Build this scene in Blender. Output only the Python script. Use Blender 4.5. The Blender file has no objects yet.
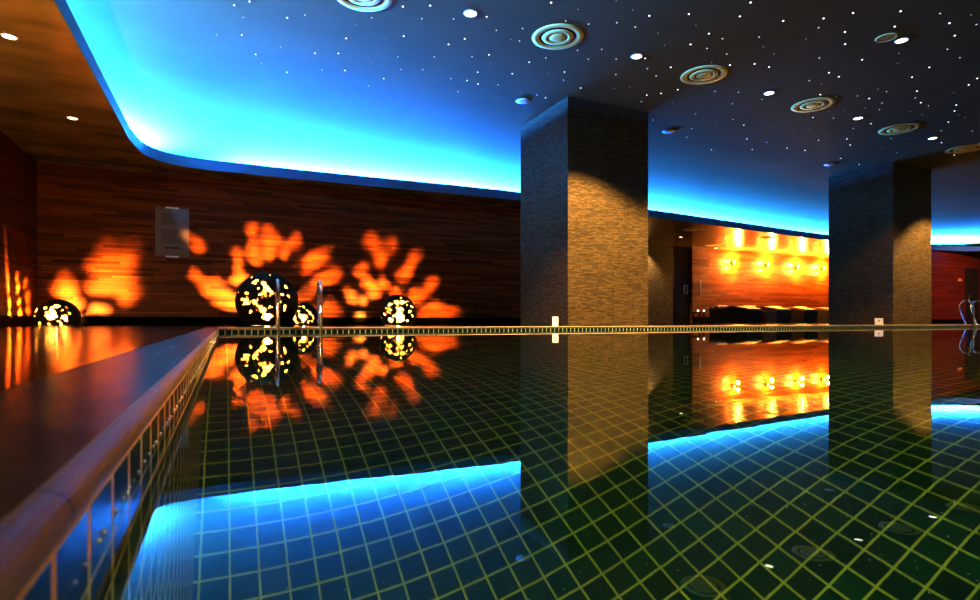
import bpy, bmesh, math, random
from mathutils import Vector, Matrix, noise

random.seed(7)
R = math.radians
C = bpy.context.scene.collection

# ------------------------------------------------------------------ levels
EYE = 0.075          # camera height over the deck (deck top is z = 0)
WATER = -0.060
FLOOR = -1.343
CEIL = 3.78
SOFF = 3.10
LIP = 3.30
YAW = R(25.2)
FPX = 563.0
HORIZON = 321.5
BACK = 13.3          # wall behind the lamps
RECESS = 17.2        # wall of the lounger recess
LEFTW = -3.22
PW = -0.070          # left pool wall
FARP = 7.48          # far pool wall


def ray(px, py):
    """direction seen at a point of the photograph, in world axes"""
    dx, dz = (px - 490) / FPX, -(py - HORIZON) / FPX
    return Vector((math.cos(YAW) * dx + math.sin(YAW), -math.sin(YAW) * dx + math.cos(YAW), dz))


CAM = Vector((0, 0, EYE))


def on_z(px, py, z):
    d = ray(px, py)
    return CAM + d * ((z - EYE) / d.z)


def on_y(px, py, y):
    d = ray(px, py)
    return CAM + d * (y / d.y)


def on_x(px, py, x):
    d = ray(px, py)
    return CAM + d * (x / d.x)


# ------------------------------------------------------------------ materials
class NT:
    def __init__(self, name):
        self.m = bpy.data.materials.new(name)
        self.m.use_nodes = True
        self.t = self.m.node_tree
        self.t.nodes.clear()
        self.out = self.t.nodes.new('ShaderNodeOutputMaterial')

    def n(self, kind, **kw):
        nd = self.t.nodes.new(kind)
        for k, v in kw.items():
            setattr(nd, k, v)
        return nd

    def link(self, a, b):
        self.t.links.new(a, b)

    def val(self, sock, v):
        if hasattr(v, 'links') or hasattr(v, 'is_output'):
            self.link(v, sock)
        else:
            sock.default_value = v

    def math(self, op, a, b=0.0, clamp=False):
        nd = self.n('ShaderNodeMath', operation=op, use_clamp=clamp)
        self.val(nd.inputs[0], a)
        self.val(nd.inputs[1], b)
        return nd.outputs[0]

    def mix(self, f, a, b):
        nd = self.n('ShaderNodeMix', data_type='RGBA')
        self.val(nd.inputs[0], f)
        self.val(nd.inputs[6], a)
        self.val(nd.inputs[7], b)
        return nd.outputs[2]

    def coord(self):
        return self.n('ShaderNodeTexCoord').outputs['Object']

    def sep(self, v):
        s = self.n('ShaderNodeSeparateXYZ')
        self.link(v, s.inputs[0])
        return s.outputs

    def comb(self, x, y, z):
        c = self.n('ShaderNodeCombineXYZ')
        for i, q in enumerate((x, y, z)):
            self.val(c.inputs[i], q)
        return c.outputs[0]

    def noise(self, vec, scale, detail=3.0, rough=0.5):
        nd = self.n('ShaderNodeTexNoise')
        if vec is not None:
            self.link(vec, nd.inputs['Vector'])
        nd.inputs['Scale'].default_value = scale
        nd.inputs['Detail'].default_value = detail
        nd.inputs['Roughness'].default_value = rough
        return nd.outputs['Fac']

    def ramp(self, f, lo, hi):
        nd = self.n('ShaderNodeMapRange')
        self.link(f, nd.inputs[0])
        nd.inputs[1].default_value = lo
        nd.inputs[2].default_value = hi
        return nd.outputs[0]

    def bump(self, h, strength, dist=0.01):
        nd = self.n('ShaderNodeBump')
        self.link(h, nd.inputs['Height'])
        nd.inputs['Strength'].default_value = strength
        nd.inputs['Distance'].default_value = dist
        return nd.outputs[0]

    def bsdf(self, color, rough=0.5, metal=0.0, normal=None, spec=0.5, coat=0.0, coat_rough=0.1, emit=None, emit_s=0.0):
        b = self.n('ShaderNodeBsdfPrincipled')
        self.val(b.inputs['Base Color'], color)
        self.val(b.inputs['Roughness'], rough)
        self.val(b.inputs['Metallic'], metal)
        b.inputs['Specular IOR Level'].default_value = spec
        b.inputs['Coat Weight'].default_value = coat
        b.inputs['Coat Roughness'].default_value = coat_rough
        if normal is not None:
            self.link(normal, b.inputs['Normal'])
        if emit is not None:
            b.inputs['Emission Color'].default_value = emit
            b.inputs['Emission Strength'].default_value = emit_s
        self.link(b.outputs[0], self.out.inputs[0])
        return self.m


def rgb(r, g, b):
    return (r, g, b, 1.0)


def plain(name, col, rough=0.5, metal=0.0, spec=0.5, var=0.12, scale=14.0):
    t = NT(name)
    f = t.noise(t.coord(), scale, 4)
    lo = rgb(*[c * (1 - var) for c in col])
    hi = rgb(*[min(1, c * (1 + var)) for c in col])
    return t.bsdf(t.mix(f, lo, hi), rough, metal, spec=spec)


def glow(name, col, strength, sample=False):
    t = NT(name)
    e = t.n('ShaderNodeEmission')
    e.inputs[0].default_value = rgb(*col)
    e.inputs[1].default_value = strength
    t.link(e.outputs[0], t.out.inputs[0])
    if not sample:
        t.m.cycles.emission_sampling = 'NONE'
    return t.m


def tile_grid(t, a, b, sa, sb, oa, ob, ga, gb):
    """1 on the grout lines of a grid over coordinates a, b"""
    def line(c, s, o, g):
        q = t.math('FRACT', t.math('DIVIDE', t.math('SUBTRACT', c, o), s))
        d = t.math('ABSOLUTE', t.math('SUBTRACT', q, 0.5))
        return t.math('GREATER_THAN', d, 0.5 - g / s * 0.5)
    la = line(a, sa, oa, ga)
    lb = line(b, sb, ob, gb)
    return t.math('MAXIMUM', la, lb)


def cell_noise(t, a, b, sa, sb, oa, ob):
    fa = t.math('FLOOR', t.math('DIVIDE', t.math('SUBTRACT', a, oa), sa))
    fb = t.math('FLOOR', t.math('DIVIDE', t.math('SUBTRACT', b, ob), sb))
    w = t.n('ShaderNodeTexWhiteNoise', noise_dimensions='2D')
    t.link(t.comb(fa, fb, 0.0), w.inputs['Vector'])
    return w.outputs['Value']


def tiles(name, axis, sa, sb, oa, ob, g, tile, tile2, grout, rough=0.25):
    t = NT(name)
    c = t.coord()
    s = t.sep(c)
    pick = {'xy': (0, 1), 'xz': (0, 2), 'yz': (1, 2)}[axis]
    a, b = s[pick[0]], s[pick[1]]
    m = tile_grid(t, a, b, sa, sb, oa, ob, g, g)
    cn = cell_noise(t, a, b, sa, sb, oa, ob)
    col = t.mix(cn, rgb(*tile), rgb(*tile2))
    gn = t.noise(c, 9.0, 3)
    gcol = t.mix(gn, rgb(*[k * 0.75 for k in grout]), rgb(*[min(1, k * 1.2) for k in grout]))
    final = t.mix(m, col, gcol)
    rg = t.math('ADD', t.math('MULTIPLY', m, 0.5), rough)
    return t.bsdf(final, rg, spec=0.22)


M = {}
M['floor_tile'] = tiles('pool_floor_tile', 'xy', 0.0686, 0.0686, 0.01104, 1.4962, 0.0058,
                        (0.001, 0.034, 0.012), (0.002, 0.05, 0.018), (0.42, 0.44, 0.05))
M['side_tile_dim'] = tiles('left_tile_dimmed', 'yz', 0.0735, 0.0735, 0.02, -0.1005, 0.0065,
                       (0.001, 0.006, 0.004), (0.002, 0.01, 0.006), (0.24, 0.15, 0.06))  # left pool tile with underwater shade put into darker grout
M['band_tile_lit'] = tiles('left_tile_lit_band', 'yz', 0.0735, 0.0735, 0.02, -0.1005, 0.0075,
                       (0.001, 0.006, 0.005), (0.002, 0.01, 0.008), (0.42, 0.24, 0.085))  # same tile above water, its light put into brighter grout
M['far_tile'] = tiles('pool_side_tile_far', 'xz', 0.0735, 0.0735, 0.0, -0.0955, 0.013,
                      (0.004, 0.028, 0.022), (0.008, 0.04, 0.032), (0.55, 0.55, 0.42))


def stone_wall(name, tint, row=0.042):
    t = NT(name)
    c = t.coord()
    s = t.sep(c)
    h = t.math('ADD', s[0], s[1])
    wob = t.math('MULTIPLY', t.math('SUBTRACT', t.noise(c, 2.2, 2), 0.5), 0.02)
    z = t.math('ADD', s[2], wob)
    br = t.n('ShaderNodeTexBrick', offset=0.37, squash=1.3, squash_frequency=3)
    t.link(t.comb(h, z, 0.0), br.inputs['Vector'])
    br.inputs['Scale'].default_value = 1.0
    br.inputs['Mortar Size'].default_value = 0.003
    br.inputs['Mortar Smooth'].default_value = 0.6
    br.inputs['Brick Width'].default_value = 0.11
    br.inputs['Row Height'].default_value = row
    br.inputs['Color1'].default_value = rgb(*[k * 0.62 for k in tint])
    br.inputs['Color2'].default_value = rgb(*[k * 1.3 for k in tint])
    br.inputs['Mortar'].default_value = rgb(*[k * 0.12 for k in tint])
    n1 = t.noise(t.comb(t.math('MULTIPLY', h, 16.0), t.math('MULTIPLY', z, 48.0), 0.0), 1.0, 6, 0.7)
    mul = t.ramp(n1, 0.25, 0.75)
    col = t.mix(t.math('MULTIPLY', mul, 1.0), rgb(0, 0, 0), br.outputs['Color'])
    col2 = t.mix(0.6, br.outputs['Color'], col)
    w = t.n('ShaderNodeTexWhiteNoise', noise_dimensions='2D')
    t.link(t.comb(t.math('FLOOR', t.math('DIVIDE', h, 0.11)), t.math('FLOOR', t.math('DIVIDE', z, row)), 0.0), w.inputs['Vector'])
    hgt = t.math('ADD', t.math('MULTIPLY', w.outputs['Value'], 0.6),
                 t.math('SUBTRACT', t.math('MULTIPLY', n1, 0.5), br.outputs['Fac']))
    return t.bsdf(col2, 0.75, normal=t.bump(hgt, 1.0, 0.02), spec=0.2)


def wood_wall(name, lo, hi, row=0.055, rough=0.42):
    t = NT(name)
    c = t.coord()
    s = t.sep(c)
    h = t.math('ADD', s[0], s[1])
    rowi = t.math('FLOOR', t.math('DIVIDE', s[2], row))
    w1 = t.n('ShaderNodeTexWhiteNoise', noise_dimensions='1D')
    t.link(rowi, w1.inputs['W'])
    li = t.math('FLOOR', t.math('DIVIDE', t.math('ADD', h, t.math('MULTIPLY', w1.outputs['Value'], 5.0)), 1.1))
    w2 = t.n('ShaderNodeTexWhiteNoise', noise_dimensions='2D')
    t.link(t.comb(li, rowi, 0.0), w2.inputs['Vector'])
    g = t.noise(t.comb(t.math('MULTIPLY', h, 1.3), t.math('MULTIPLY', s[2], 70.0), 0.0), 1.0, 5, 0.6)
    f = t.math('ADD', t.math('MULTIPLY', w2.outputs['Value'], 0.65), t.math('MULTIPLY', g, 0.5))
    col = t.mix(t.ramp(f, 0.1, 1.0), rgb(*lo), rgb(*hi))
    fr = t.math('FRACT', t.math('DIVIDE', s[2], row))
    seam = t.math('LESS_THAN', fr, 0.1)
    col = t.mix(t.math('MULTIPLY', seam, 0.75), col, rgb(0.004, 0.001, 0.0005))
    hgt = t.math('SUBTRACT', t.math('MULTIPLY', w2.outputs['Value'], 0.8), seam)
    return t.bsdf(col, rough, normal=t.bump(hgt, 0.6, 0.01), spec=0.12)


M['slate'] = stone_wall('stacked_slate', (0.155, 0.108, 0.042), 0.021)
M['slate_dark'] = stone_wall('stacked_slate_dark', (0.12, 0.095, 0.07), 0.03)
M['wood'] = wood_wall('lamp_wall_wood', (0.05, 0.008, 0.002), (0.26, 0.064, 0.014))
M['wood_red'] = wood_wall('red_wood', (0.09, 0.012, 0.006), (0.16, 0.022, 0.01), row=0.16)
M['wood_recess'] = wood_wall('recess_wood', (0.11, 0.022, 0.004), (0.30, 0.085, 0.014), row=0.075, rough=0.35)
M['dark_void'] = plain('doorway_shade_and_door', (0.012, 0.006, 0.004), 0.6)  # near-black: doorway shade put into the colour, also used on the far door
M['base_dark'] = plain('dark_skirting', (0.002, 0.0012, 0.001), 0.7, spec=0.05)


def deck_material():
    t = NT('wet_deck_stone')
    c = t.coord()
    s = t.sep(c)
    m = tile_grid(t, s[0], s[1], 0.6, 0.6, -0.27, 0.14, 0.008, 0.008)
    cn = cell_noise(t, s[0], s[1], 0.6, 0.6, -0.27, 0.14)
    n1 = t.noise(c, 6.0, 6, 0.6)
    n2 = t.noise(c, 60.0, 3, 0.6)
    col = t.mix(n1, rgb(0.008, 0.005, 0.004), rgb(0.026, 0.016, 0.012))
    col = t.mix(t.math('MULTIPLY', cn, 0.35), col, rgb(0.034, 0.023, 0.016))
    col = t.mix(m, col, rgb(0.004, 0.003, 0.003))
    rg = t.math('ADD', t.math('MULTIPLY', n1, 0.14), 0.03)
    hgt = t.math('SUBTRACT', t.math('ADD', t.math('MULTIPLY', n2, 0.35), t.math('MULTIPLY', n1, 0.5)), t.math('MULTIPLY', m, 1.0))
    return t.bsdf(col, rg, normal=t.bump(hgt, 0.12, 0.002), spec=0.6)


M['deck'] = deck_material()


def coping_material(name, lo, hi, axis, pitch, off, rough, spec=0.3):
    t = NT(name)
    c = t.coord()
    s = t.sep(c)
    a = s[axis]
    q = t.math('FRACT', t.math('DIVIDE', t.math('SUBTRACT', a, off), pitch))
    j = t.math('LESS_THAN', q, 0.003 / pitch)
    n1 = t.noise(c, 16.0, 6, 0.65)
    n2 = t.noise(c, 140.0, 3, 0.6)
    col = t.mix(n1, rgb(*lo), rgb(*hi))
    col = t.mix(j, col, rgb(0.008, 0.005, 0.004))
    hgt = t.math('SUBTRACT', t.math('ADD', t.math('MULTIPLY', n2, 0.3), t.math('MULTIPLY', n1, 0.5)), j)
    rg = t.math('ADD', t.math('MULTIPLY', n1, 0.2), rough)
    return t.bsdf(col, rg, normal=t.bump(hgt, 0.12, 0.002), spec=spec)


M['coping'] = coping_material('brown_coping', (0.006, 0.004, 0.003), (0.022, 0.014, 0.010), 1, 0.74, 1.05, 0.14, 0.12)
M['coping_nose'] = coping_material('tan_lit_bullnose', (0.07, 0.038, 0.015), (0.20, 0.115, 0.045), 1, 0.74, 1.05, 0.36, 0.1)  # tan nosing, with the ridge's golden light also put into the colour
M['coping_far'] = coping_material('tan_coping', (0.20, 0.16, 0.11), (0.34, 0.28, 0.19), 0, 0.6, 0.1, 0.35)


def ceiling_material():
    t = NT('star_ceiling_paint')
    c = t.coord()
    n1 = t.noise(c, 0.55, 4, 0.55)
    n2 = t.noise(c, 1.7, 3, 0.5)
    f = t.ramp(t.math('ADD', t.math('MULTIPLY', n1, 0.7), t.math('MULTIPLY', n2, 0.3)), 0.3, 0.7)
    col = t.mix(f, rgb(0.125, 0.11, 0.04), rgb(0.155, 0.14, 0.056))
    return t.bsdf(col, 0.8, spec=0.1)


M['ceiling'] = ceiling_material()


def soffit_material():
    t = NT('brown_lacquered_soffit')
    c = t.coord()
    s = t.sep(c)
    g = t.noise(t.comb(t.math('MULTIPLY', s[0], 0.8), t.math('MULTIPLY', s[1], 2.2), 0.0), 0.9, 4, 0.5)
    col = t.mix(t.ramp(g, 0.3, 0.7), rgb(0.12, 0.075, 0.024), rgb(0.27, 0.17, 0.055))
    return t.bsdf(col, 0.22, spec=0.4)


M['soffit'] = soffit_material()
M['lip'] = plain('blue_cove_lip', (0.06, 0.15, 0.3), 0.5, spec=0.2)
M['chrome'] = plain('chrome', (0.75, 0.77, 0.8), 0.1, 1.0, var=0.02)
M['steel'] = plain('brushed_steel', (0.55, 0.53, 0.5), 0.3, 1.0, var=0.05)
M['shell'] = plain('dark_bronze_shell', (0.02, 0.014, 0.008), 0.6, 0.0, spec=0.15)
M['vent'] = plain('cream_diffuser', (0.85, 0.72, 0.17), 0.5, var=0.05)
M['vent_dark'] = plain('diffuser_gap', (0.02, 0.02, 0.018), 0.6)
M['white_plastic'] = plain('white_plastic', (0.75, 0.74, 0.7), 0.45, var=0.03)
M['card'] = plain('white_card', (0.82, 0.8, 0.78), 0.5, var=0.03)
M['ink'] = plain('dark_ink', (0.05, 0.03, 0.03), 0.5)
M['acrylic'] = plain('smoky_acrylic', (0.20, 0.15, 0.135), 0.04, spec=0.6, var=0.04)
M['text_grey'] = plain('grey_print', (0.045, 0.038, 0.036), 0.4)
M['mattress'] = plain('brown_mattress', (0.26, 0.13, 0.06), 0.6)
M['towel'] = plain('white_towel', (0.85, 0.82, 0.76), 0.7)
M['lounger_base'] = plain('dark_rattan', (0.006, 0.004, 0.003), 0.5)
M['table'] = plain('brown_timber', (0.34, 0.12, 0.03), 0.45)
M['bulb'] = glow('warm_bulb', (1.0, 0.72, 0.32), 60.0)
M['lens'] = glow('downlight_lens', (1.0, 0.86, 0.68), 9.0)
M['lens_small'] = glow('small_downlight_lens', (1.0, 0.9, 0.75), 4.0)
M['candle'] = glow('candle_glow', (1.0, 0.85, 0.6), 2.0)
M['plate_glow'] = glow('lit_plate', (1.0, 0.22, 0.06), 0.7)
M['star_bright'] = glow('star_bright', (0.95, 0.97, 1.0), 2.4)
M['star_mid'] = glow('star_mid', (0.8, 0.9, 1.0), 1.1)
M['star_faint'] = glow('star_faint', (0.75, 0.85, 0.95), 0.5)


def water_material():
    t = NT('still_pool_water')
    c = t.coord()
    n1 = t.noise(c, 5.0, 2, 0.45)
    n2 = t.noise(c, 26.0, 2, 0.5)
    h = t.math('ADD', t.math('MULTIPLY', n1, 0.8), t.math('MULTIPLY', n2, 0.10))
    g = t.n('ShaderNodeBsdfGlass')
    g.inputs['IOR'].default_value = 1.333
    g.inputs['Roughness'].default_value = 0.0
    g.inputs['Color'].default_value = rgb(0.96, 1.0, 0.97)
    nb = t.n('ShaderNodeBump')
    t.link(h, nb.inputs['Height'])
    nb.inputs['Strength'].default_value = 0.5
    nb.inputs['Distance'].default_value = 0.0006
    t.link(nb.outputs[0], g.inputs['Normal'])
    t.link(g.outputs[0], t.out.inputs[0])
    return t.m


M['water'] = water_material()


# ------------------------------------------------------------------ mesh helpers
def link(name, bm, mat, parent=None, smooth=False):
    me = bpy.data.meshes.new(name)
    bmesh.ops.recalc_face_normals(bm, faces=bm.faces) if bm.faces else None
    bm.to_mesh(me)
    bm.free()
    me.materials.append(mat)
    if smooth:
        for p in me.polygons:
            p.use_smooth = True
    o = bpy.data.objects.new(name, me)
    C.objects.link(o)
    if parent is not None:
        o.parent = parent
    return o


def struct(o):
    o['kind'] = 'structure'
    return o


def tag(o, label, cat, group=None):
    o['label'] = label
    o['category'] = cat
    if group:
        o['group'] = group
    return o


def empty(name, loc, rz=0.0):
    o = bpy.data.objects.new(name, None)
    o.empty_display_size = 0.1
    o.location = loc
    o.rotation_euler = (0, 0, rz)
    C.objects.link(o)
    return o


def copy_tree(o, parent=None):
    c = o.copy()
    C.objects.link(c)
    if parent is not None:
        c.parent = parent
    for ch in list(o.children):
        copy_tree(ch, c)
    return c


def box(bm, x0, x1, y0, y1, z0, z1, bev=0.0):
    g = bmesh.ops.create_cube(bm, size=1.0)
    vs = g['verts']
    for v in vs:
        v.co = Vector(((x0 + x1) / 2 + v.co.x * (x1 - x0), (y0 + y1) / 2 + v.co.y * (y1 - y0), (z0 + z1) / 2 + v.co.z * (z1 - z0)))
    if bev > 0:
        es = list({e for v in vs for e in v.link_edges})
        bmesh.ops.bevel(bm, geom=es, offset=bev, segments=3, affect='EDGES', profile=0.5)
    return bm


def boxes(*bs, bev=0.0):
    bm = bmesh.new()
    for b in bs:
        box(bm, *b, bev=bev)
    return bm


def quad(bm, *pts):
    bm.faces.new([bm.verts.new(p) for p in pts])


def lathe(profile, seg=40, cap=False):
    """profile of (r, z) turned about z"""
    bm = bmesh.new()
    rings = []
    for r, z in profile:
        if r < 1e-6:
            rings.append([bm.verts.new((0, 0, z))])
        else:
            rings.append([bm.verts.new((r * math.cos(2 * math.pi * i / seg), r * math.sin(2 * math.pi * i / seg), z)) for i in range(seg)])
    for a, b in zip(rings, rings[1:]):
        for i in range(seg):
            j = (i + 1) % seg
            if len(a) == 1 and len(b) == 1:
                continue
            if len(a) == 1:
                bm.faces.new((a[0], b[i], b[j]))
            elif len(b) == 1:
                bm.faces.new((a[i], a[j], b[0]))
            else:
                bm.faces.new((a[i], a[j], b[j], b[i]))
    return bm


def catmull(pts, n=10):
    out = []
    P = [pts[0]] + list(pts) + [pts[-1]]
    for i in range(1, len(P) - 2):
        p0, p1, p2, p3 = [Vector(q) for q in P[i - 1:i + 3]]
        for k in range(n):
            t = k / n
            out.append(0.5 * ((2 * p1) + (-p0 + p2) * t + (2 * p0 - 5 * p1 + 4 * p2 - p3) * t * t + (-p0 + 3 * p1 - 3 * p2 + p3) * t ** 3))
    out.append(Vector(pts[-1]))
    return out


def tube(bm, pts, r, seg=14):
    pts = [Vector(p) for p in pts]
    rings = []
    up = Vector((1, 0, 0))
    for i, p in enumerate(pts):
        d = (pts[min(i + 1, len(pts) - 1)] - pts[max(i - 1, 0)]).normalized()
        a = up - d * up.dot(d)
        if a.length < 1e-4:
            a = Vector((0, 1, 0)) - d * d.y
        a.normalize()
        b = d.cross(a)
        rings.append([bm.verts.new(p + (a * math.cos(2 * math.pi * k / seg) + b * math.sin(2 * math.pi * k / seg)) * r) for k in range(seg)])
    for A, B in zip(rings, rings[1:]):
        for k in range(seg):
            j = (k + 1) % seg
            bm.faces.new((A[k], A[j], B[j], B[k]))
    bm.faces.new(rings[0][::-1])
    bm.faces.new(rings[-1])
    return bm


def sweep(profile, path, closed_profile=True):
    """profile of (offset to the right of the path, z) swept along a flat path"""
    bm = bmesh.new()
    rings = []
    for i, p in enumerate(path):
        d = (path[min(i + 1, len(path) - 1)] - path[max(i - 1, 0)])
        d.z = 0
        d.normalize()
        nrm = Vector((d.y, -d.x, 0))
        rings.append([bm.verts.new((p.x + nrm.x * o, p.y + nrm.y * o, z)) for o, z in profile])
    n = len(profile)
    for A, B in zip(rings, rings[1:]):
        for k in range(n if closed_profile else n - 1):
            j = (k + 1) % n
            bm.faces.new((A[k], A[j], B[j], B[k]))
    return bm


# ------------------------------------------------------------------ pool
bm = bmesh.new()
quad(bm, (PW, -3, FLOOR), (24, -3, FLOOR), (24, FARP, FLOOR), (PW, FARP, FLOOR))
struct(link('pool_floor', bm, M['floor_tile']))
bm = bmesh.new()
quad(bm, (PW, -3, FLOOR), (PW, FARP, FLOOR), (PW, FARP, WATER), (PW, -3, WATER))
struct(link('wall_pool_left', bm, M['side_tile_dim']))
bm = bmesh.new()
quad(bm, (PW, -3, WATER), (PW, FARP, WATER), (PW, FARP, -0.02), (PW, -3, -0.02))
struct(link('trim_4', bm, M['band_tile_lit']))
bm = bmesh.new()
quad(bm, (PW, FARP, FLOOR), (24, FARP, FLOOR), (24, FARP, -0.02), (PW, FARP, -0.02))
struct(link('wall_pool_back', bm, M['far_tile']))
bm = bmesh.new()
quad(bm, (24, -3, FLOOR), (24, FARP, FLOOR), (24, FARP, -0.02), (24, -3, -0.02))
quad(bm, (PW, -3, FLOOR), (24, -3, FLOOR), (24, -3, -0.02), (PW, -3, -0.02))
struct(link('wall_pool_front', bm, M['far_tile']))
bm = bmesh.new()
quad(bm, (PW, -3, WATER), (24, -3, WATER), (24, FARP, WATER), (PW, FARP, WATER))
w = struct(link('water_surface', bm, M['water']))


# ------------------------------------------------------------------ deck and coping
def bullnose(edge, back, r=0.012):
    cx = edge - r
    pts = [(back, 0.0)]
    for k in range(0, 9):
        a = math.pi / 2 - math.pi * k / 8
        pts.append((cx + r * math.cos(a), -r + r * math.sin(a)))
    pts.append((back, -2 * r))
    return pts


# left coping: path runs towards +y, right of the path is the pool
CY = [Vector((0, y, 0)) for y in (-3.0, 0.0, 2.0, 4.0, 6.0, FARP + 0.16)]
NX = PW + 0.008
struct(link('trim_1', sweep([(PW - 0.15, 0.0), (NX - 0.014, 0.0), (NX - 0.014, -0.024), (PW - 0.15, -0.024)], CY), M['coping']))
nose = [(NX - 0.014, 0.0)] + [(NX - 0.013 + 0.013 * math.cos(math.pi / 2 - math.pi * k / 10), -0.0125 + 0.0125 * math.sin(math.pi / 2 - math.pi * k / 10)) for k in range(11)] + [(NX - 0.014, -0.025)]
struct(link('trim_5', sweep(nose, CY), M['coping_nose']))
# added cream metallic beads along the left waterline that stand in for its glints
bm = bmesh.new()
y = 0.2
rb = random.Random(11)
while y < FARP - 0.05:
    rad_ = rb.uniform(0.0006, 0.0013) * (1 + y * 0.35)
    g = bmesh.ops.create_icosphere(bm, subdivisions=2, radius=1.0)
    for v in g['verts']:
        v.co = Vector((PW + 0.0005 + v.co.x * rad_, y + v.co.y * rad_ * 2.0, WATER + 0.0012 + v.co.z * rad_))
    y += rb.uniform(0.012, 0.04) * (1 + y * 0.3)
struct(link('trim_6', bm, plain('glint_bead', (0.95, 0.85, 0.65), 0.25, 0.6, var=0.05), smooth=True))
# far coping: path runs towards -x ... right of the path must be -y: path runs +x
prof = bullnose(0.007, -0.16)
bm = bmesh.new()
bm.free()
bm = sweep(prof, [Vector((x, FARP, 0)) for x in (PW - 0.0, 6.0, 12.0, 18.0, 24.1)])
struct(link('trim_2', bm, M['coping_far']))
bm = bmesh.new()
e = PW - 0.15
fy = FARP + 0.16
quad(bm, (LEFTW, -4, 0), (e, -4, 0), (e, fy, 0), (LEFTW, fy, 0))
quad(bm, (LEFTW, fy, 0), (34, fy, 0), (34, 18.2, 0), (LEFTW, 18.2, 0))
struct(link('floor', bm, M['deck']))

# ------------------------------------------------------------------ walls
struct(link('wall_back', boxes((LEFTW - 0.2, 9.2, BACK, BACK + 0.2, 0, SOFF + 0.02)), M['wood']))
struct(link('wall_left', boxes((LEFTW - 0.2, LEFTW, -4, BACK, 0, SOFF + 0.02)), M['wood']))
struct(link('wall_recess_side', boxes((9.0, 9.2, BACK + 0.2, RECESS, 0, SOFF + 0.02)), M['slate_dark']))
struct(link('wall_recess_stone', boxes((9.0, 16.15, RECESS, RECESS + 0.2, 0, SOFF + 0.02)), M['slate_dark']))
struct(link('wall_recess', boxes((17.18, 27.2, RECESS, RECESS + 0.2, 0, SOFF + 0.02)), M['wood_recess']))
struct(link('wall_recess_right', boxes((27.0, 27.2, 13.8, RECESS, 0, SOFF + 0.02)), M['wood_recess']))
struct(link('wall_right', boxes((26.4, 34.0, 13.62, 13.82, 0, SOFF + 0.02)), M['wood_red']))
struct(link('baseboard_back', boxes((LEFTW + 0.03, 9.2, BACK - 0.03, BACK, 0, 0.17)), M['base_dark']))
struct(link('baseboard_left', boxes((LEFTW, LEFTW + 0.03, -4, BACK, 0, 0.17)), M['base_dark']))
struct(link('baseboard_right', boxes((26.4, 34, 13.59, 13.62, 0, 0.16)), M['base_dark']))
struct(link('baseboard_recess', boxes((17.18, 27.0, RECESS - 0.03, RECESS, 0, 0.25)), M['base_dark']))
# dark sheet painting the doorway's shade between stone and wood, and the flush door
d1 = struct(link('doorway_shade', boxes((16.15, 17.18, RECESS + 0.12, RECESS + 0.2, 0, SOFF + 0.02)), M['dark_void']))
bm = boxes((17.52, 17.58, RECESS - 0.07, RECESS - 0.04, 1.2, 1.75), (17.53, 17.57, RECESS - 0.05, RECESS, 1.27, 1.31), (17.53, 17.57, RECESS - 0.05, RECESS, 1.63, 1.67))
o = link('door_handle', bm, M['steel'], d1)
d2 = struct(link('door_2', boxes((29.7, 30.75, 13.58, 13.62, 0, 2.45), bev=0.01), M['dark_void']))
link('door_handle', boxes((29.8, 29.84, 13.5, 13.53, 0.9, 1.3), (29.8, 29.84, 13.52, 13.58, 0.95, 0.99), (29.8, 29.84, 13.52, 13.58, 1.2, 1.24)), M['steel'], d2)

# ------------------------------------------------------------------ ceiling, soffit and lit cove
bm = bmesh.new()
quad(bm, (-5.5, -5, CEIL), (34, -5, CEIL), (34, 19, CEIL), (-5.5, 19, CEIL))
struct(link('ceiling', bm, M['ceiling']))

edge = [(-1.46, -5), (-1.46, 2), (-1.46, 7), (-1.45, 10.2), (-1.43, 11.2), (-1.26, 12.05), (-0.68, 12.5), (0.6, 12.56), (2.06, 12.54), (6.65, 12.40),
        (11.15, 12.74), (15.7, 13.2), (20.3, 13.60), (24.5, 13.62), (27.2, 13.52), (29.4, 12.9), (31.0, 11.4), (31.3, 9.0), (31.3, 4), (31.3, -5)]
path = catmull([(x, y, 0) for x, y in edge], 8)
# soffit slab: from the curved edge outwards
bm = bmesh.new()


def outward(p):
    if p.x < 0 and p.y < 11.0:
        return Vector((-5.5, p.y, 0))
    if p.x > 29.5:
        return Vector((34, min(19, p.y + max(0, (p.y - 8)) * 1.2), 0))
    return Vector((p.x, 19, 0))


inner_b, outer_b, inner_t, outer_t = [], [], [], []
N = len(path)
for i, p in enumerate(path):
    if p.y < 10.2 and p.x < 0:
        q = Vector((-5.5, p.y, 0))
    elif p.y < 9.0 and p.x > 20:
        q = Vector((34, p.y, 0))
    elif p.x < 0.6:
        # fan round the left corner
        k = (p - Vector((-1.45, 10.2, 0))).length / (Vector((0.6, 12.56, 0)) - Vector((-1.45, 10.2, 0))).length
        k = min(1, k)
        a, b, c = Vector((-5.5, 10.2, 0)), Vector((-5.5, 19, 0)), Vector((0.6, 19, 0))
        q = a.lerp(b, k / 0.5) if k < 0.5 else b.lerp(c, (k - 0.5) / 0.5)
    elif p.x > 29.4:
        k = (p - Vector((29.4, 12.9, 0))).length / (Vector((31.3, 9.0, 0)) - Vector((29.4, 12.9, 0))).length
        k = min(1, k)
        a, b, c = Vector((29.4, 19, 0)), Vector((34, 19, 0)), Vector((34, 9, 0))
        q = a.lerp(b, k / 0.5) if k < 0.5 else b.lerp(c, (k - 0.5) / 0.5)
    else:
        q = Vector((p.x, 19, 0))
    inner_b.append(bm.verts.new((p.x, p.y, SOFF)))
    outer_b.append(bm.verts.new((q.x, q.y, SOFF)))
    inner_t.append(bm.verts.new((p.x, p.y, SOFF + 0.04)))
    outer_t.append(bm.verts.new((q.x, q.y, SOFF + 0.04)))
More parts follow.
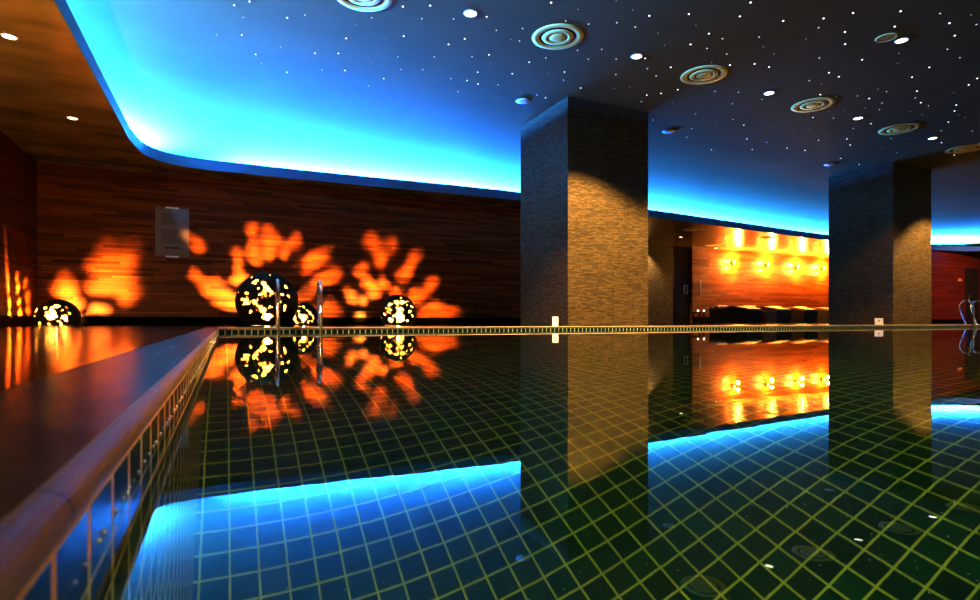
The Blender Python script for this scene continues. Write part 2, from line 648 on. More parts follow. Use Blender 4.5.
for i in range(N - 1):
    bm.faces.new((inner_b[i], inner_b[i + 1], outer_b[i + 1], outer_b[i]))
    bm.faces.new((inner_t[i], inner_t[i + 1], outer_t[i + 1], outer_t[i]))
struct(link('ceiling_soffit', bm, M['soffit']))
# upstand lip of the cove, along the edge (left of the path lies the slab)
bm = sweep([(0.0, SOFF - 0.004), (0.012, SOFF - 0.004), (0.012, LIP), (-0.03, LIP), (-0.03, SOFF + 0.03)], path)
struct(link('trim_3', bm, M['lip']))

BLUE = (0.018, 0.20, 1.0)


def cove(a, b, power, back=3.5):
    """linear cove light on the shelf behind the lip between two points of the edge"""
    a, b = Vector((a[0], a[1], 0)), Vector((b[0], b[1], 0))
    d = (b - a)
    L = d.length
    d.normalize()
    inw = Vector((d.y, -d.x, 0))
    mid = (a + b) / 2 - inw * back
    ld = bpy.data.lights.new('cove_light', 'AREA')
    ld.shape = 'RECTANGLE'
    ld.size = L
    ld.size_y = 0.05
    ld.spread = R(111)
    ld.energy = power * L
    ld.color = BLUE
    o = bpy.data.objects.new('cove_light', ld)
    C.objects.link(o)
    aim = (inw + Vector((0, 0, 1.5))).normalized()
    z = -aim
    x = d
    y = z.cross(x)
    mat = Matrix((x, y, z)).transposed().to_4x4()
    mat.translation = Vector((mid.x, mid.y, 3.168))
    o.matrix_world = mat
    return o


CP = 9800.0
cove((-1.46, -4), (-1.46, 3), CP * 0.25)
cove((-1.46, 3), (-1.46, 10.5), CP * 1.5)
cove((-1.45, 10.9), (-0.2, 12.5), CP * 1.5, 2.6)
cove((0.0, 12.56), (6.6, 12.45), CP)
cove((6.6, 12.45), (13.4, 12.95), CP)
cove((13.4, 12.95), (20.3, 13.6), CP)
cove((20.3, 13.6), (27.2, 13.55), CP)
cove((27.4, 13.4), (30.6, 12.0), CP * 1.6, 2.8)
cove((31.3, 10.5), (31.3, 2), CP * 0.4)


# ------------------------------------------------------------------ pillars
def pillar(name, x0, x1, y0, y1, label):
    o = link(name, boxes((x0, x1, y0, y1, 0.0, CEIL)), M['slate'])
    tag(o, label, 'pillar', 'slate pillars along the pool')
    o['kind'] = 'thing'
    return o


pillar('stone_pillar', 5.10, 6.78, 7.83, 9.47, 'massive square stacked-slate pillar standing before the end of the lamp-lit wall')
pillar('stone_pillar', 14.01, 15.57, 7.83, 9.37, 'square stacked-slate pillar farther along the pool, to the right of the sconce-lit lounge')


# ------------------------------------------------------------------ lights in the ceiling
def spot(loc, power, size=108, blend=0.3, col=(1.0, 0.62, 0.24), aim=None, rad=0.03):
    ld = bpy.data.lights.new('downlight_or_fill', 'SPOT')
    ld.energy = power
    ld.spot_size = R(size)
    ld.spot_blend = blend
    ld.color = col
    ld.shadow_soft_size = rad
    o = bpy.data.objects.new('downlight_or_fill', ld)
    C.objects.link(o)
    o.location = loc
    if aim is not None:
        o.rotation_euler = (Vector(aim) - Vector(loc)).to_track_quat('-Z', 'Y').to_euler()
    return o


def downlight_proto(name, z, r, lens):
    root = empty(name, (0, 0, z))
    link('trim_ring', lathe([(r * 0.98, 0.0), (r * 1.25, -0.002), (r * 1.22, -0.008), (r * 0.98, -0.010), (r * 0.98, 0.0)], 32), M['white_plastic'], root, True)
    link('lens', lathe([(r, -0.006), (r * 0.5, -0.010), (0.0, -0.011)], 32), lens, root, True)
    return root


dl = downlight_proto('recessed_downlight', CEIL, 0.068, M['lens'])
spots = [((2.67, 6.22), 330, 'bright round downlight nearest the left, in line with the round air diffusers'),
         ((5.20, 6.24), 1250, 'bright round downlight in the ceiling just in front of the nearest pillar'),
         ((7.98, 6.33), 420, 'bright round downlight between the second and third large ceiling diffusers'),
         ((10.43, 6.42), 330, 'bright round downlight between the third and fourth large ceiling diffusers'),
         ((12.93, 6.48), 110, 'small bright downlight just ahead of the farther pillar top'),
         ((8.06, 4.40), 300, 'bright downlight touching a plain dark disc, away from the row of diffusers')]
for i, ((x, y), p, lab) in enumerate(spots):
    o = dl if i == 0 else copy_tree(dl)
    o.location = (x, y, CEIL)
    tag(o, lab, 'downlight', 'downlights in the starry ceiling')
    spot((x, y, CEIL - 0.02), p * 3.4)
spot((3.2, 2.0, CEIL - 0.02), 2600, 62, 0.8, aim=(-0.07, 2.6, 0.0))  # added warm spot, unseen and without fitting, aimed at the left coping nose
spot((15.45, 6.55, CEIL - 0.02), 2300, 96)

sl = downlight_proto('soffit_downlight', SOFF, 0.062, M['lens'])
for i, ((x, y), lab) in enumerate([((-2.07, 7.57), 'small downlight in the brown soffit near the top left, first before the corner'),
                                   ((-2.05, 10.21), 'small downlight in the brown soffit just before the curved cove corner'),
                                   ((14.77, 15.33), 'tiny downlight in the recess soffit by the stone wall'),
                                   ((18.27, 17.0), 'tiny downlight in the recess soffit over the dark doorway edge')]):
    o = sl if i == 0 else copy_tree(sl)
    o.location = (x, y, SOFF)
    tag(o, lab, 'downlight', 'downlights in the brown soffit')
spot((14.7, 16.8, SOFF - 0.03), 800, 100, 0.6)
spot((27.0, 8.5, CEIL - 0.02), 2200, 60, 0.8, (1.0, 0.36, 0.2), aim=(29.0, 13.6, 1.3))  # added reddish spot without a fitting, to brighten the right wall

# ------------------------------------------------------------------ round air diffusers
r = 0.31


def diffuser_proto(name, z):
    root = empty(name, (0, 0, z))
    link('outer_ring', lathe([(0.335, 0.0), (0.332, -0.006), (0.29, -0.010), (0.262, -0.008), (0.235, 0.0)], 48), M['vent'], root, True)
    link('back_plate', lathe([(0.24, -0.0015), (0.0, -0.0015)], 48), M['vent_dark'], root)
    link('inner_ring', lathe([(0.205, -0.004), (0.20, -0.010), (0.15, -0.016), (0.135, -0.012), (0.13, -0.004)], 48), M['vent'], root, True)
    link('centre_disc', lathe([(0.115, -0.004), (0.108, -0.012), (0.06, -0.018), (0.0, -0.019)], 48), M['vent'], root, True)
    return root


df = diffuser_proto('ceiling_diffuser', CEIL)
dlabels = ['large round air diffuser cut by the top picture edge, over the blue glow',
           'large round cream air diffuser showing its rings, above the nearest pillar',
           'round cream air diffuser just right of the nearest pillar, second largest whole one',
           'round cream air diffuser midway between the two pillars, third in the row',
           'round cream air diffuser above the farther pillar, fourth in the row',
           'round cream air diffuser at the right picture edge, past the farther pillar']
for i, (x, y) in enumerate([(1.42, 6.40), (3.92, 6.26), (6.51, 6.29), (9.10, 6.36), (11.74, 6.45), (14.38, 6.60)]):
    o = df if i == 0 else copy_tree(df)
    o.location = (x, y, CEIL)
    tag(o, dlabels[i], 'air diffuser', 'round air diffusers in the starry ceiling')
for (x, y), lab in [((13.91, 13.9), 'round air diffuser in the recess soffit close behind the cove edge'),
                    ((17.44, 16.3), 'round air diffuser in the recess soffit nearer the wood wall'),
                    ((17.7, 14.1), 'round air diffuser in the recess soffit in front of the second wall sconce')]:
    o = copy_tree(df)
    o.location = (x, y, SOFF + 0.003)
    tag(o, lab, 'air diffuser', 'round air diffusers in the recess soffit')

# small detectors and a plain disc
sd = empty('smoke_detector', (0, 0, CEIL))
link('base', lathe([(0.0, 0.0), (0.12, 0.0), (0.12, -0.006), (0.105, -0.01)], 32), M['white_plastic'], sd, True)
link('cap', lathe([(0.105, -0.009), (0.095, -0.016), (0.05, -0.02), (0.0, -0.021)], 32), M['white_plastic'], sd, True)
for i, ((x, y), lab) in enumerate([((4.53, 8.32), 'small pale ceiling disc at the top left edge of the nearest pillar'),
                                   ((7.81, 8.43), 'small pale ceiling disc over the blue glow right of the nearest pillar'),
                                   ((12.9, 8.6), 'small pale ceiling disc at the top left edge of the farther pillar')]):
    o = sd if i == 0 else copy_tree(sd)
    o.location = (x, y, CEIL)
    tag(o, lab, 'smoke detector', 'small detectors in the ceiling')
sp = empty('ceiling_speaker', (7.80, 4.44, CEIL))
tag(sp, 'plain dull round ceiling speaker beside a bright downlight', 'speaker')
link('rim', lathe([(0.115, 0.0), (0.125, -0.004), (0.12, -0.012), (0.105, -0.014), (0.10, -0.008)], 32), M['vent'], sp, True)
link('grille', lathe([(0.106, -0.008), (0.05, -0.012), (0.0, -0.013)], 32), plain('grille_grey', (0.5, 0.42, 0.16), 0.6), sp, True)

# ------------------------------------------------------------------ fibre optic stars
SA = [(325, 30), (417, 8), (380, 104), (643, 105), (749, 89), (221, 208), (372, 208), (605, 280), (454, 325), (490, 380), (642, 432), (810, 318), (853, 418), (883, 484)]
SB = [(437, 38), (601, 32), (251, 105), (160, 144), (551, 111), (741, 112), (939, 98), (97, 229), (338, 228), (442, 215), (711, 265), (808, 232), (50, 319), (248, 378), (90, 421), (407, 340), (626, 340), (557, 417), (852, 339), (886, 432), (822, 482), (888, 502), (768, 549), (425, 416), (322, 470), (233, 515), (725, 470)]
SC = [(387, 13), (533, 51), (467, 113), (36, 90), (89, 164), (232, 154), (169, 215), (215, 222), (49, 297), (59, 347), (268, 337), (358, 314), (370, 398), (460, 391), (455, 435), (176, 400), (98, 461), (227, 505), (310, 516), (377, 477), (357, 531), (531, 273), (590, 321), (591, 130), (663, 268), (742, 4), (831, 54), (745, 123), (845, 146), (922, 85), (741, 321), (739, 405), (814, 474), (732, 481), (548, 478), (911, 373), (960, 412), (908, 517), (879, 553), (899, 317)]
SD = [(355, 8), (137, 49), (162, 89), (317, 57), (470, 73), (595, 97), (28, 117), (208, 118), (256, 136), (385, 130), (400, 165), (550, 137), (52, 160), (143, 156), (201, 170), (271, 190), (437, 190), (217, 220), (369, 225), (282, 229), (420, 236), (73, 237), (21, 267), (562, 284), (98, 316), (39, 329), (229, 322), (312, 325), (395, 350), (81, 360), (291, 366), (161, 401), (11, 423), (293, 421), (331, 441), (237, 441), (428, 444), (509, 462), (558, 457), (147, 453), (130, 484), (342, 490), (412, 502), (217, 528), (361, 527), (484, 522), (547, 530), (575, 414)]
SE = [(152, 45), (320, 39), (48, 64), (299, 93), (459, 47), (492, 81), (568, 52), (587, 86), (123, 112), (511, 125), (124, 155), (33, 204), (184, 210), (314, 188), (310, 223), (485, 173), (529, 203), (421, 237), (360, 272), (67, 256), (102, 270), (41, 296), (590, 276), (560, 299), (240, 314), (270, 323), (377, 321), (372, 345), (391, 362), (418, 373), (507, 327), (92, 340), (168, 338), (209, 347), (254, 363), (36, 333), (195, 381), (245, 387), (119, 388), (516, 370), (510, 391), (524, 405), (547, 414), (355, 393), (396, 404), (67, 394), (83, 416), (488, 430), (463, 461), (573, 462), (464, 503), (130, 490), (142, 511), (215, 436), (153, 453), (255, 522), (306, 537), (323, 553), (293, 567), (350, 488), (286, 488), (108, 558), (174, 580), (509, 547), (30, 494), (597, 506)]
stars = ([(180 + x / 6, y / 6) for x, y in SA] + [(330 + x / 6, y / 6) for x, y in SB] + [(480 + x / 5.444, y / 5.444) for x, y in SC]
         + [(650 + x / 3.529, y / 3.529) for x, y in SD] + [(810 + x / 3.529, y / 3.529) for x, y in SE])


def star_mesh(name, r, mat):
    b = lathe([(r, 0.0), (r * 0.8, -r * 0.6), (0.0, -r)], 8)
    me = bpy.data.meshes.new(name)
    b.to_mesh(me)
    b.free()
    me.materials.append(mat)
    return me


SM = [star_mesh('star_bright', 0.0125, M['star_bright']), star_mesh('star_mid', 0.011, M['star_mid']), star_mesh('star_faint', 0.009, M['star_faint'])]
for k, (x, y) in enumerate(stars):
    p = on_z(x, y, CEIL)
    kind = random.choices((0, 1, 2), (0.35, 0.4, 0.25))[0]
    o = bpy.data.objects.new('star_light', SM[kind])
    C.objects.link(o)
    o.location = (p.x, p.y, CEIL)
    tag(o, 'tiny white fibre optic star set in the dark ceiling', 'star light', 'fibre optic stars in the ceiling')


# ------------------------------------------------------------------ perforated globe lamps
def globe(name, cx, cy, rad, cz, bulb_z, front, wall, label, power, level=6, bulb_r=0.03, extra=0, seed=1, aim=(0, 1, 0.25)):
    """a globe with leaf-shaped cut-outs, flat at the foot, with a bulb inside"""
    root = empty(name, (cx, cy, 0))
    tag(root, label, 'lamp', 'perforated globe lamps on the deck')
    c = Vector((cx, cy, cz))
    lamp = Vector((cx, cy, bulb_z + bulb_r * 1.25 + 0.022))
    holes = []
    for px, py, pr in front:                                  # cut-outs seen from the pool
        d = ray(px, py).normalized()
        oc = CAM - c
        b = oc.dot(d)
        disc = b * b - (oc.dot(oc) - rad * rad)
        t = -b - math.sqrt(max(disc, 0.0))
        h = CAM + d * t - c
        holes.append((h.normalized(), 1.3 * pr / FPX * (ray(px, py).normalized().dot(Vector((math.sin(YAW), math.cos(YAW), 0))) * t) / rad))
    for target, wr in wall:                                   # cut-outs that throw light onto the walls
        d = (target - lamp)
        dist = d.length
        d.normalize()
        oc = lamp - c
        b = oc.dot(d)
        t = -b + math.sqrt(b * b - (oc.dot(oc) - rad * rad))
        h = lamp + d * t - c
        holes.append((h.normalized(), 1.0 * wr * t / dist / rad))
    rnd = random.Random(seed)
    for k in range(extra):                                    # the far and upper sides
        for _ in range(40):
            a = rnd.uniform(0, 2 * math.pi)
            e_ = rnd.uniform(0.35, 1.2)
            v = Vector((math.cos(a) * math.cos(e_), math.sin(a) * math.cos(e_), math.sin(e_)))
            if v.y > -0.1 and e_ < 0.8:
                continue
            if min(v.angle(h[0]) - h[1] for h in holes) > 0.16:
                holes.append((v, rnd.uniform(0.06, 0.11)))
                break
    bm = bmesh.new()
    bmesh.ops.create_icosphere(bm, subdivisions=level, radius=1.0)
    kill = []
    for f in bm.faces:
        n = f.calc_center_median().normalized()
        if n.z * rad + cz < 0.004:
            kill.append(f)
            continue
        q = n * 9.0 + Vector((seed * 3.1, 0, 0))
        w1 = Vector((noise.noise(q), noise.noise(q + Vector((31, 7, 3))), noise.noise(q + Vector((5, 17, 43)))))
        q2 = n * 22.0 + Vector((0, seed * 2.3, 0))
        w2 = Vector((noise.noise(q2), noise.noise(q2 + Vector((31, 7, 3))), noise.noise(q2 + Vector((5, 17, 43)))))
        for hd, hr in holes:
            if n.angle(hd) < hr * 2.8:
                m = (n + w1 * min(hr * 0.9, 0.11) + w2 * min(hr * 0.6, 0.06)).normalized()
                if m.angle(hd) < hr:
                    kill.append(f)
                    break
    bmesh.ops.delete(bm, geom=kill, context='FACES')
    for v in bm.verts:
        v.co = v.co * rad + Vector((0, 0, cz))
    sh = link('shell', bm, M['shell'], root, True)
    mod = sh.modifiers.new('thickness', 'SOLIDIFY')
    mod.thickness = 0.008
    mod.offset = -1
    b = bmesh.new()
    bmesh.ops.create_uvsphere(b, u_segments=16, v_segments=10, radius=bulb_r)
    for v in b.verts:
        v.co.z *= 1.25
    bl = link('bulb', b, M['bulb'], root, True)
    bl.location = (0, 0, bulb_z)
    hb = lathe([(0.0, 0.0), (0.05, 0.0), (0.05, 0.012), (0.022, 0.02), (0.02, bulb_z - bulb_r * 1.2), (0.0, bulb_z - bulb_r * 1.2)], 20)
    link('lamp_holder', hb, M['steel'], root, True)
    # reflector lamp inside, thrown at the wall
    ld = bpy.data.lights.new('globe_light', 'SPOT')
    ld.spot_size = R(165)
    ld.spot_blend = 0.35
    ld.energy = power * 13
    ld.color = (1.0, 0.50, 0.085)
    ld.shadow_soft_size = 0.026
    lo = bpy.data.objects.new('globe_light', ld)
    C.objects.link(lo)
    lo.location = lamp
    lo.rotation_euler = Vector(aim).to_track_quat('-Z', 'Y').to_euler()
    bl.visible_shadow = True
    return root


def W(px, py, r_px):
    """a lit patch on the wall behind the lamps, where the photograph shows it"""
    p = on_y(px, py, BACK)
    if p.x < LEFTW:
        p = on_x(px, py, LEFTW)
    return (p, r_px / FPX * (p.x * math.sin(YAW) + p.y * math.cos(YAW)))


def px75(x0, y0, lst):
    return [(x0 + a / 7.5, y0 + b / 7.5, rr / 7.5) for a, b, rr in lst]


front_big = px75(220, 260, [(258, 168, 15), (275, 150, 12), (333, 180, 16), (350, 215, 18), (335, 258, 20), (372, 245, 16), (190, 310, 24), (262, 312, 16), (272, 340, 16), (296, 362, 15), (322, 378, 14),
                            (350, 428, 27), (495, 198, 15), (520, 270, 11), (195, 247, 10), (136, 240, 8), (470, 258, 8), (380, 355, 9), (290, 215, 6), (226, 385, 11), (488, 350, 11), (480, 372, 9), (455, 312, 12), (372, 112, 8), (235, 130, 9)])
wall_big = [W(203, 281, 8), W(213, 287, 9), W(224, 295, 9), W(234, 304, 8), W(237, 257, 5), W(238, 268, 5), W(240, 279, 6), W(253, 232, 5), W(255, 245, 6), W(257, 258, 7),
            W(271, 238, 7), W(270, 250, 6), W(287, 250, 7), W(296, 243, 6), W(308, 262, 8), W(318, 256, 7), W(322, 280, 9), W(335, 276, 8), W(198, 245, 4), W(186, 236, 3)]
globe('globe_lamp', 0.70, 11.06, 0.54, 0.44, 0.165, front_big, wall_big,
      'largest dark perforated globe lamp, glowing beside the pool ladder', 520, seed=1, bulb_r=0.045)

front_mid = px75(340, 270, [(420, 240, 14), (472, 240, 14), (375, 255, 11), (450, 298, 22), (446, 325, 16), (370, 305, 15), (335, 330, 8), (380, 375, 15), (308, 365, 12), (455, 365, 24), (505, 265, 8), (540, 274, 9), (525, 310, 11), (546, 345, 10), (505, 380, 7), (505, 232, 6), (455, 207, 7), (425, 388, 8), (400, 345, 6), (345, 282, 6)])
wall_mid = [W(367, 281, 6), W(376, 292, 5), W(361, 271, 5), W(350, 296, 5), W(362, 300, 4), W(360, 317, 4), W(381, 262, 5), W(384, 284, 4), W(378, 250, 5),
            W(396, 293, 4), W(399, 276, 3), W(404, 277, 4), W(408, 268, 5), W(413, 257, 4), W(418, 297, 6), W(427, 288, 6), W(424, 313, 7), W(436, 310, 7), W(446, 314, 6), W(370, 240, 5), W(392, 245, 4)]
globe('globe_lamp', 3.28, 11.5, 0.377, 0.253, 0.16, front_mid, wall_mid,
      'medium perforated globe lamp standing alone, right of the pool ladder', 330, seed=2, level=6)

front_small = px75(220, 260, [(630, 350, 9), (675, 400, 10), (630, 432, 20), (600, 415, 10), (556, 436, 14), (575, 466, 10), (702, 430, 10), (660, 466, 8), (622, 466, 8), (592, 385, 6), (655, 378, 6), (690, 462, 7), (600, 350, 5)])
wall_small = [W(306, 296, 4), W(305, 288, 4), W(296, 303, 3), W(323, 314, 6), W(332, 312, 6), W(326, 304, 5), W(295, 300, 4), W(314, 290, 3)]
globe('globe_lamp', 1.42, 11.75, 0.27, 0.173, 0.12, front_small, wall_small,
      'smallest perforated globe lamp, tucked between the large globe and the ladder rail', 120, seed=3, level=6, extra=0, bulb_r=0.025)

front_left = px75(0, 300, [(270, 75, 13), (425, 45, 14), (305, 30, 8), (465, 78, 8), (338, 60, 10), (380, 110, 30), (480, 125, 14), (495, 152, 9), (520, 98, 8), (295, 178, 10), (440, 160, 6), (368, 182, 8), (460, 182, 8), (260, 120, 6), (500, 55, 7), (385, 60, 9)])
wall_left = [W(66, 292, 9), W(70, 303, 8), W(62, 284, 6), W(77, 318, 5), W(101, 268, 9), (on_y(104, 282, BACK), 0.2), W(119, 280, 10), W(122, 262, 9), W(110, 250, 7), W(128, 288, 8), W(98, 308, 6), W(126, 300, 5),
             W(9, 314, 5), W(9, 302, 5), W(8, 289, 5), W(7, 275, 4.5), W(5, 258, 4), W(4, 240, 4), W(20, 312, 4), W(19, 302, 4), W(18, 290, 4), W(17, 276, 3), W(28, 310, 4), W(27, 298, 4), W(25, 284, 3)]
globe('globe_lamp', -2.60, 11.88, 0.33, 0.127, 0.15, front_left, wall_left,
      'perforated dome lamp glowing in the far left corner of the deck', 240, seed=4, level=6, extra=0, aim=(-0.45, 0.9, 0.25))

# ------------------------------------------------------------------ pool ladders
rail_path = catmull([(0, -0.09, -0.95), (0, -0.09, -0.5), (0, -0.09, 0.0), (0, -0.085, 0.36), (0, -0.05, 0.50), (0, 0.03, 0.585), (0, 0.12, 0.57), (0, 0.19, 0.47), (0, 0.19, 0.36), (0, 0.11, 0.12), (0, 0.075, 0.0)], 6)


def ladder(x, label):
    root = empty('pool_ladder', (x, FARP, 0))
    tag(root, label, 'pool ladder', 'chrome ladders at the far pool edge')
    for s in (-0.255, 0.255):
        bm = bmesh.new()
        tube(bm, [p + Vector((s, 0, 0)) for p in rail_path], 0.021)
        h = link('handrail', bm, M['chrome'], root, True)
        fl = lathe([(0.0, 0.0), (0.05, 0.0), (0.05, 0.008), (0.026, 0.016), (0.0, 0.018)], 24)
        for v in fl.verts:
            v.co += Vector((s, 0.085, 0))
        link('flange', fl, M['chrome'], h, True)
    for z in (-0.35, -0.62, -0.88):
        link('tread', boxes((-0.25, 0.25, -0.125, -0.055, z - 0.012, z + 0.012), bev=0.006), M['steel'], root)
    return root


ladder(0.85, 'chrome pool ladder with two upright handrails in front of the largest globe lamp')
ladder(16.75, 'chrome pool ladder whose curved rails show at the right picture edge')

# ------------------------------------------------------------------ signs
pn = empty('wall_notice', (-0.985, BACK, 1.41))
tag(pn, 'smoky acrylic notice board with grey lines of print on the lamp-lit wood wall', 'notice')
link('panel', boxes((-0.305, 0.305, -0.035, -0.02, 0.0, 1.0), bev=0.004), M['acrylic'], pn)
for z in (-0.015, 0.985):
    link('clip', boxes((-0.12, 0.12, -0.045, 0.0, z, z + 0.03), bev=0.004), M['white_plastic'], pn)
bm = bmesh.new()
rr = random.Random(3)
for k in range(9):
    box(bm, -0.19, -0.19 + rr.uniform(0.22, 0.34), -0.0362, -0.0348, 0.66 + k * 0.026, 0.672 + k * 0.026)
for k in range(11):
    box(bm, -0.19, -0.19 + rr.uniform(0.24, 0.36), -0.0362, -0.0348, 0.27 + k * 0.027, 0.283 + k * 0.027)
link('print', bm, M['text_grey'], pn)
link('print_bar', boxes((-0.14, 0.15, -0.0365, -0.0348, 0.16, 0.2)), M['ink'], pn)


def card(x, y, rz, label, w=0.10, h=0.155):
    root = empty('pool_sign', (x, y, 0), rz)
    tag(root, label, 'sign', 'small white signs at the pillar feet')
    bm = bmesh.new()
    # leaning board
    lean = 0.045
    t = 0.006
    pts = [(-w / 2, 0, 0), (w / 2, 0, 0), (w / 2, lean, h), (-w / 2, lean, h)]
    vs = [bm.verts.new(p) for p in pts] + [bm.verts.new((p[0], p[1] + t, p[2])) for p in pts]
    for f in ((0, 1, 2, 3), (7, 6, 5, 4), (0, 4, 5, 1), (1, 5, 6, 2), (2, 6, 7, 3), (3, 7, 4, 0)):
        bm.faces.new([vs[i] for i in f])
    link('board', bm, M['card'], root)
    bm = bmesh.new()

    def on(u, v):
        return (u, lean * v / h - 0.0012, v)
    # ring with a bar and two short lines under it
    seg = 24
    ce, ri, ro = h * 0.58, 0.013, 0.02
    for i in range(seg):
        a, b = 2 * math.pi * i / seg, 2 * math.pi * (i + 1) / seg
        quad(bm, on(ro * math.cos(a), ce + ro * math.sin(a)), on(ro * math.cos(b), ce + ro * math.sin(b)), on(ri * math.cos(b), ce + ri * math.sin(b)), on(ri * math.cos(a), ce + ri * math.sin(a)))
    quad(bm, on(-0.012, ce - 0.004), on(0.012, ce - 0.004), on(0.012, ce + 0.004), on(-0.012, ce + 0.004))
    link('symbol', bm, M['ink'], root)
    bm = bmesh.new()
    tube(bm, [(0, lean * 0.9, h * 0.9), (0, lean + 0.06, 0.003)], 0.004, 8)
    link('prop_leg', bm, M['steel'], root)
    return root


p = on_z(554, 325.5, 0)
card(5.0, 8.06, R(-35), 'small white tilted sign on the deck at the foot of the nearest pillar')
card(13.86, 8.05, R(-50), 'small white sign on the deck at the foot of the farther pillar', 0.17, 0.155)

# ------------------------------------------------------------------ recess: sconces, loungers, small things
SX = [19.40, 21.46, 23.42, 25.20]
slab = ['glowing wall sconce nearest the dark doorway', 'glowing wall sconce second from the dark doorway',
        'glowing wall sconce third from the dark doorway', 'glowing wall sconce half hidden beside the farther pillar']
sc = empty('wall_sconce', (0, RECESS, 2.50))
link('bracket', boxes((-0.05, 0.05, -0.03, 0.0, -0.09, 0.05), (-0.018, 0.018, -0.14, -0.02, -0.06, -0.03), bev=0.005), M['ink'], sc)
bm = lathe([(0.0, -0.06), (0.03, -0.06), (0.045, -0.03), (0.05, 0.0), (0.045, 0.0), (0.03, -0.025), (0.0, -0.03)], 20)
for v in bm.verts:
    v.co.y -= 0.13
link('cup', bm, M['ink'], sc, True)
bm = lathe([(0.0, -0.02), (0.038, -0.005), (0.044, 0.05), (0.036, 0.11), (0.02, 0.15), (0.0, 0.16)], 20)
for v in bm.verts:
    v.co.y -= 0.13
link('lamp_glass', bm, glow('sconce_glass', (1.0, 0.66, 0.22), 6.0), sc, True)
for i, x in enumerate(SX):
    o = sc if i == 0 else copy_tree(sc)
    o.location = (x, RECESS, 2.50)
    tag(o, slab[i], 'wall sconce', 'sconces on the recess wall')
    for z, pw in ((2.66, 420), (2.36, 260)):
        ld = bpy.data.lights.new('sconce_light', 'POINT')
        ld.energy = pw
        ld.color = (1.0, 0.46, 0.085)
        ld.shadow_soft_size = 0.05
        lo = bpy.data.objects.new('sconce_light', ld)
        C.objects.link(lo)
        lo.location = (x + 0.03, RECESS - 0.30, z)

# wave loungers, head to the wall
lg = empty('wave_lounger', (0, 0, 0))
prof = catmull([(0, 0.0, 0.50), (0, 0.35, 0.57), (0, 0.75, 0.62), (0, 1.1, 0.57), (0, 1.5, 0.56), (0, 1.85, 0.60)], 6)


def slab_mesh(prof, hw, th_top, th_bot, bev=0.02):
    bm = bmesh.new()
    ring = [(p.y, p.z + th_top) for p in prof] + [(p.y, p.z - th_bot) for p in reversed(prof)]
    A = [bm.verts.new((-hw, y, z)) for y, z in ring]
    B = [bm.verts.new((hw, y, z)) for y, z in ring]
    n = len(ring)
    for i in range(n):
        j = (i + 1) % n
        bm.faces.new((A[i], A[j], B[j], B[i]))
    bm.faces.new(A[::-1])
    bm.faces.new(B)
    return bm


link('mattress', slab_mesh(prof, 0.36, 0.05, 0.02), M['mattress'], lg)
bm = bmesh.new()
ring = [(p.y, p.z - 0.02) for p in prof] + [(1.7, 0.0), (0.06, 0.0)]
A = [bm.verts.new((-0.40, y, z)) for y, z in ring]
B = [bm.verts.new((0.40, y, z)) for y, z in ring]
n = len(ring)
for i in range(n):
    j = (i + 1) % n
    bm.faces.new((A[i], A[j], B[j], B[i]))
bm.faces.new(A[::-1])
bm.faces.new(B)
link('base', bm, M['lounger_base'], lg)
bm = bmesh.new()
box(bm, -0.27, 0.27, 1.5, 1.74, 0.62, 0.72, bev=0.04)
link('headrest', bm, M['towel'], lg)
llab = ['dark wave lounger with brown mattress nearest the dark doorway', 'wave lounger with a pale edge below the second sconce, behind the brown side table',
        'wave lounger below the third sconce, third from the doorway', 'wave lounger partly hidden by the farther pillar']
for i, x in enumerate((17.85, 19.45, 21.0, 22.6)):
    o = lg if i == 0 else copy_tree(lg)
    o.location = (x, 14.75, 0)
    tag(o, llab[i], 'lounger', 'loungers under the sconces')

st = empty('side_table', (18.64, 14.95, 0))
tag(st, 'low brown box side table between the first two loungers', 'side table')
link('tabletop', boxes((-0.3, 0.3, -0.3, 0.3, 0.47, 0.5), bev=0.006), M['table'], st)
link('body', boxes((-0.27, 0.27, -0.27, 0.27, 0.0, 0.47), bev=0.006), M['table'], st)

ct = empty('low_table', (17.36, 16.88, 0))
tag(ct, 'low dark table carrying two white candles beside the doorway', 'table')
link('tabletop', boxes((-0.35, 0.35, -0.22, 0.22, 0.42, 0.45), bev=0.006), M['lounger_base'], ct)
for sx in (-0.3, 0.3):
    for sy in (-0.17, 0.17):
        link('leg', boxes((sx - 0.02, sx + 0.02, sy - 0.02, sy + 0.02, 0, 0.42)), M['lounger_base'], ct)
for k, (px, lab) in enumerate(((698, 'left one of two small glowing white candles on the low dark table'), (704, 'right one of two small glowing white candles on the low dark table'))):
    q = on_y(px, 310, 16.88)
    cd = empty('candle', (q.x, 16.88, 0.45))
    tag(cd, lab, 'candle', 'two candles by the doorway')
    link('holder', lathe([(0.0, 0.0), (0.045, 0.0), (0.05, 0.02), (0.047, 0.02), (0.043, 0.006), (0.0, 0.006)], 20), M['steel'], cd, True)
    link('wax', lathe([(0.0, 0.006), (0.04, 0.006), (0.042, 0.09), (0.036, 0.1), (0.0, 0.095)], 20), M['candle'], cd, True)

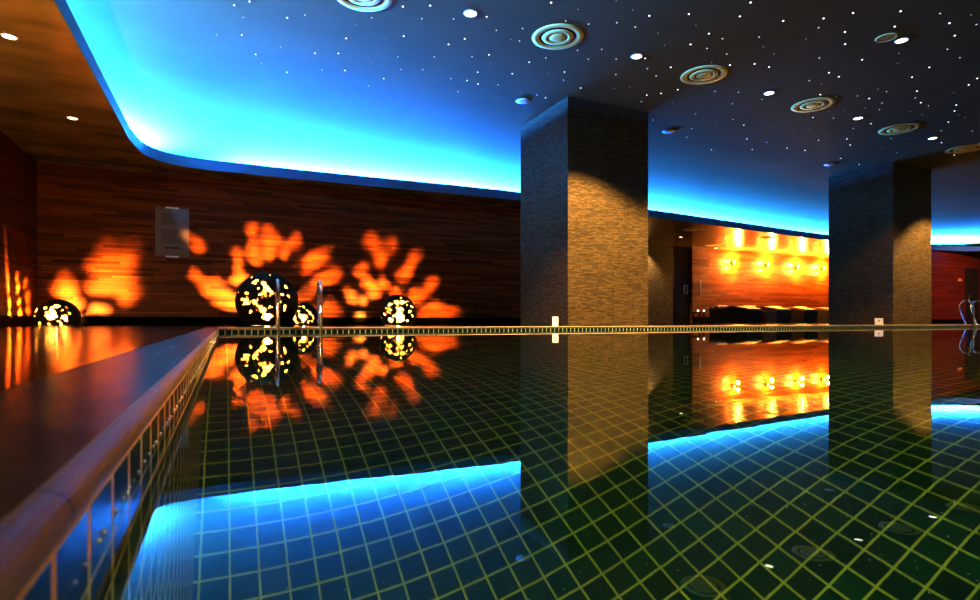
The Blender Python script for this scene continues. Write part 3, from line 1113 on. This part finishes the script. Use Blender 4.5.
pl = empty('wall_plate', (16.93, RECESS + 0.12, 1.2))
tag(pl, 'small pale framed plate in the dark doorway beside the wood wall', 'plate')
link('frame', boxes((-0.11, -0.075, -0.03, 0, 0, 0.36), (0.075, 0.11, -0.03, 0, 0, 0.36), (-0.11, 0.11, -0.03, 0, 0.32, 0.36), (-0.11, 0.11, -0.03, 0, 0, 0.04)), M['white_plastic'], pl)
link('panel', boxes((-0.08, 0.08, -0.018, -0.004, 0.03, 0.33)), M['ink'], pl)
ex = empty('door_sign', (29.2, 13.62, 1.84))
tag(ex, 'small glowing orange plate on the red wall beside the far door', 'sign')
link('frame', boxes((-0.19, 0.19, -0.03, 0, -0.015, 0.135), bev=0.004), M['ink'], ex)
link('lit_face', boxes((-0.17, 0.17, -0.034, -0.02, 0.0, 0.12)), M['plate_glow'], ex)


# ------------------------------------------------------------------ other lights
def point(name, loc, power, col, rad):
    ld = bpy.data.lights.new(name, 'POINT')
    ld.energy = power
    ld.color = col
    ld.shadow_soft_size = rad
    o = bpy.data.objects.new(name, ld)
    C.objects.link(o)
    o.location = loc
    return o


UC = (0.88, 1.0, 0.5)
for x, y in ((0.25, -2.6), (4.5, -2.6), (8.5, -2.6), (13, -2.6), (18, -2.6)):  # added unseen fill under water, standing in for downlights on the pool floor
    point('underwater_fill', (x, y, -0.6), 420, UC, 0.12)
# lamps standing on the left deck outside the picture
point('deck_lamp', (-2.4, 6.2, 0.35), 420, (1.0, 0.62, 0.22), 0.1)
point('deck_lamp', (-2.5, 2.0, 0.6), 90, (1.0, 0.55, 0.2), 0.1)

wd = bpy.data.worlds.new('World')
bpy.context.scene.world = wd
wd.use_nodes = True
bg = wd.node_tree.nodes['Background']
bg.inputs[0].default_value = (1.0, 0.82, 0.32, 1)
bg.inputs[1].default_value = 0.13

# ------------------------------------------------------------------ camera
cam = bpy.data.cameras.new('camera')
co = bpy.data.objects.new('camera', cam)
C.objects.link(co)
co.location = CAM
co.rotation_euler = (R(90), 0, -YAW)
cam.sensor_width = 36.0
cam.lens = FPX / 980 * 36.0
cam.shift_y = (HORIZON - 300) / 980
cam.clip_start = 0.02
cam.dof.use_dof = True
cam.dof.focus_distance = 5.0
cam.dof.aperture_fstop = 8.0
sc_ = bpy.context.scene
sc_.camera = co
sc_.view_settings.view_transform = 'Standard'
sc_.view_settings.look = 'None'
sc_.view_settings.exposure = 0.0
sc_.view_settings.gamma = 0.8
sc_.cycles.max_bounces = 8
sc_.cycles.diffuse_bounces = 3
sc_.cycles.glossy_bounces = 5
sc_.cycles.transmission_bounces = 4
sc_.cycles.caustics_refractive = False
sc_.cycles.sample_clamp_indirect = 60.0
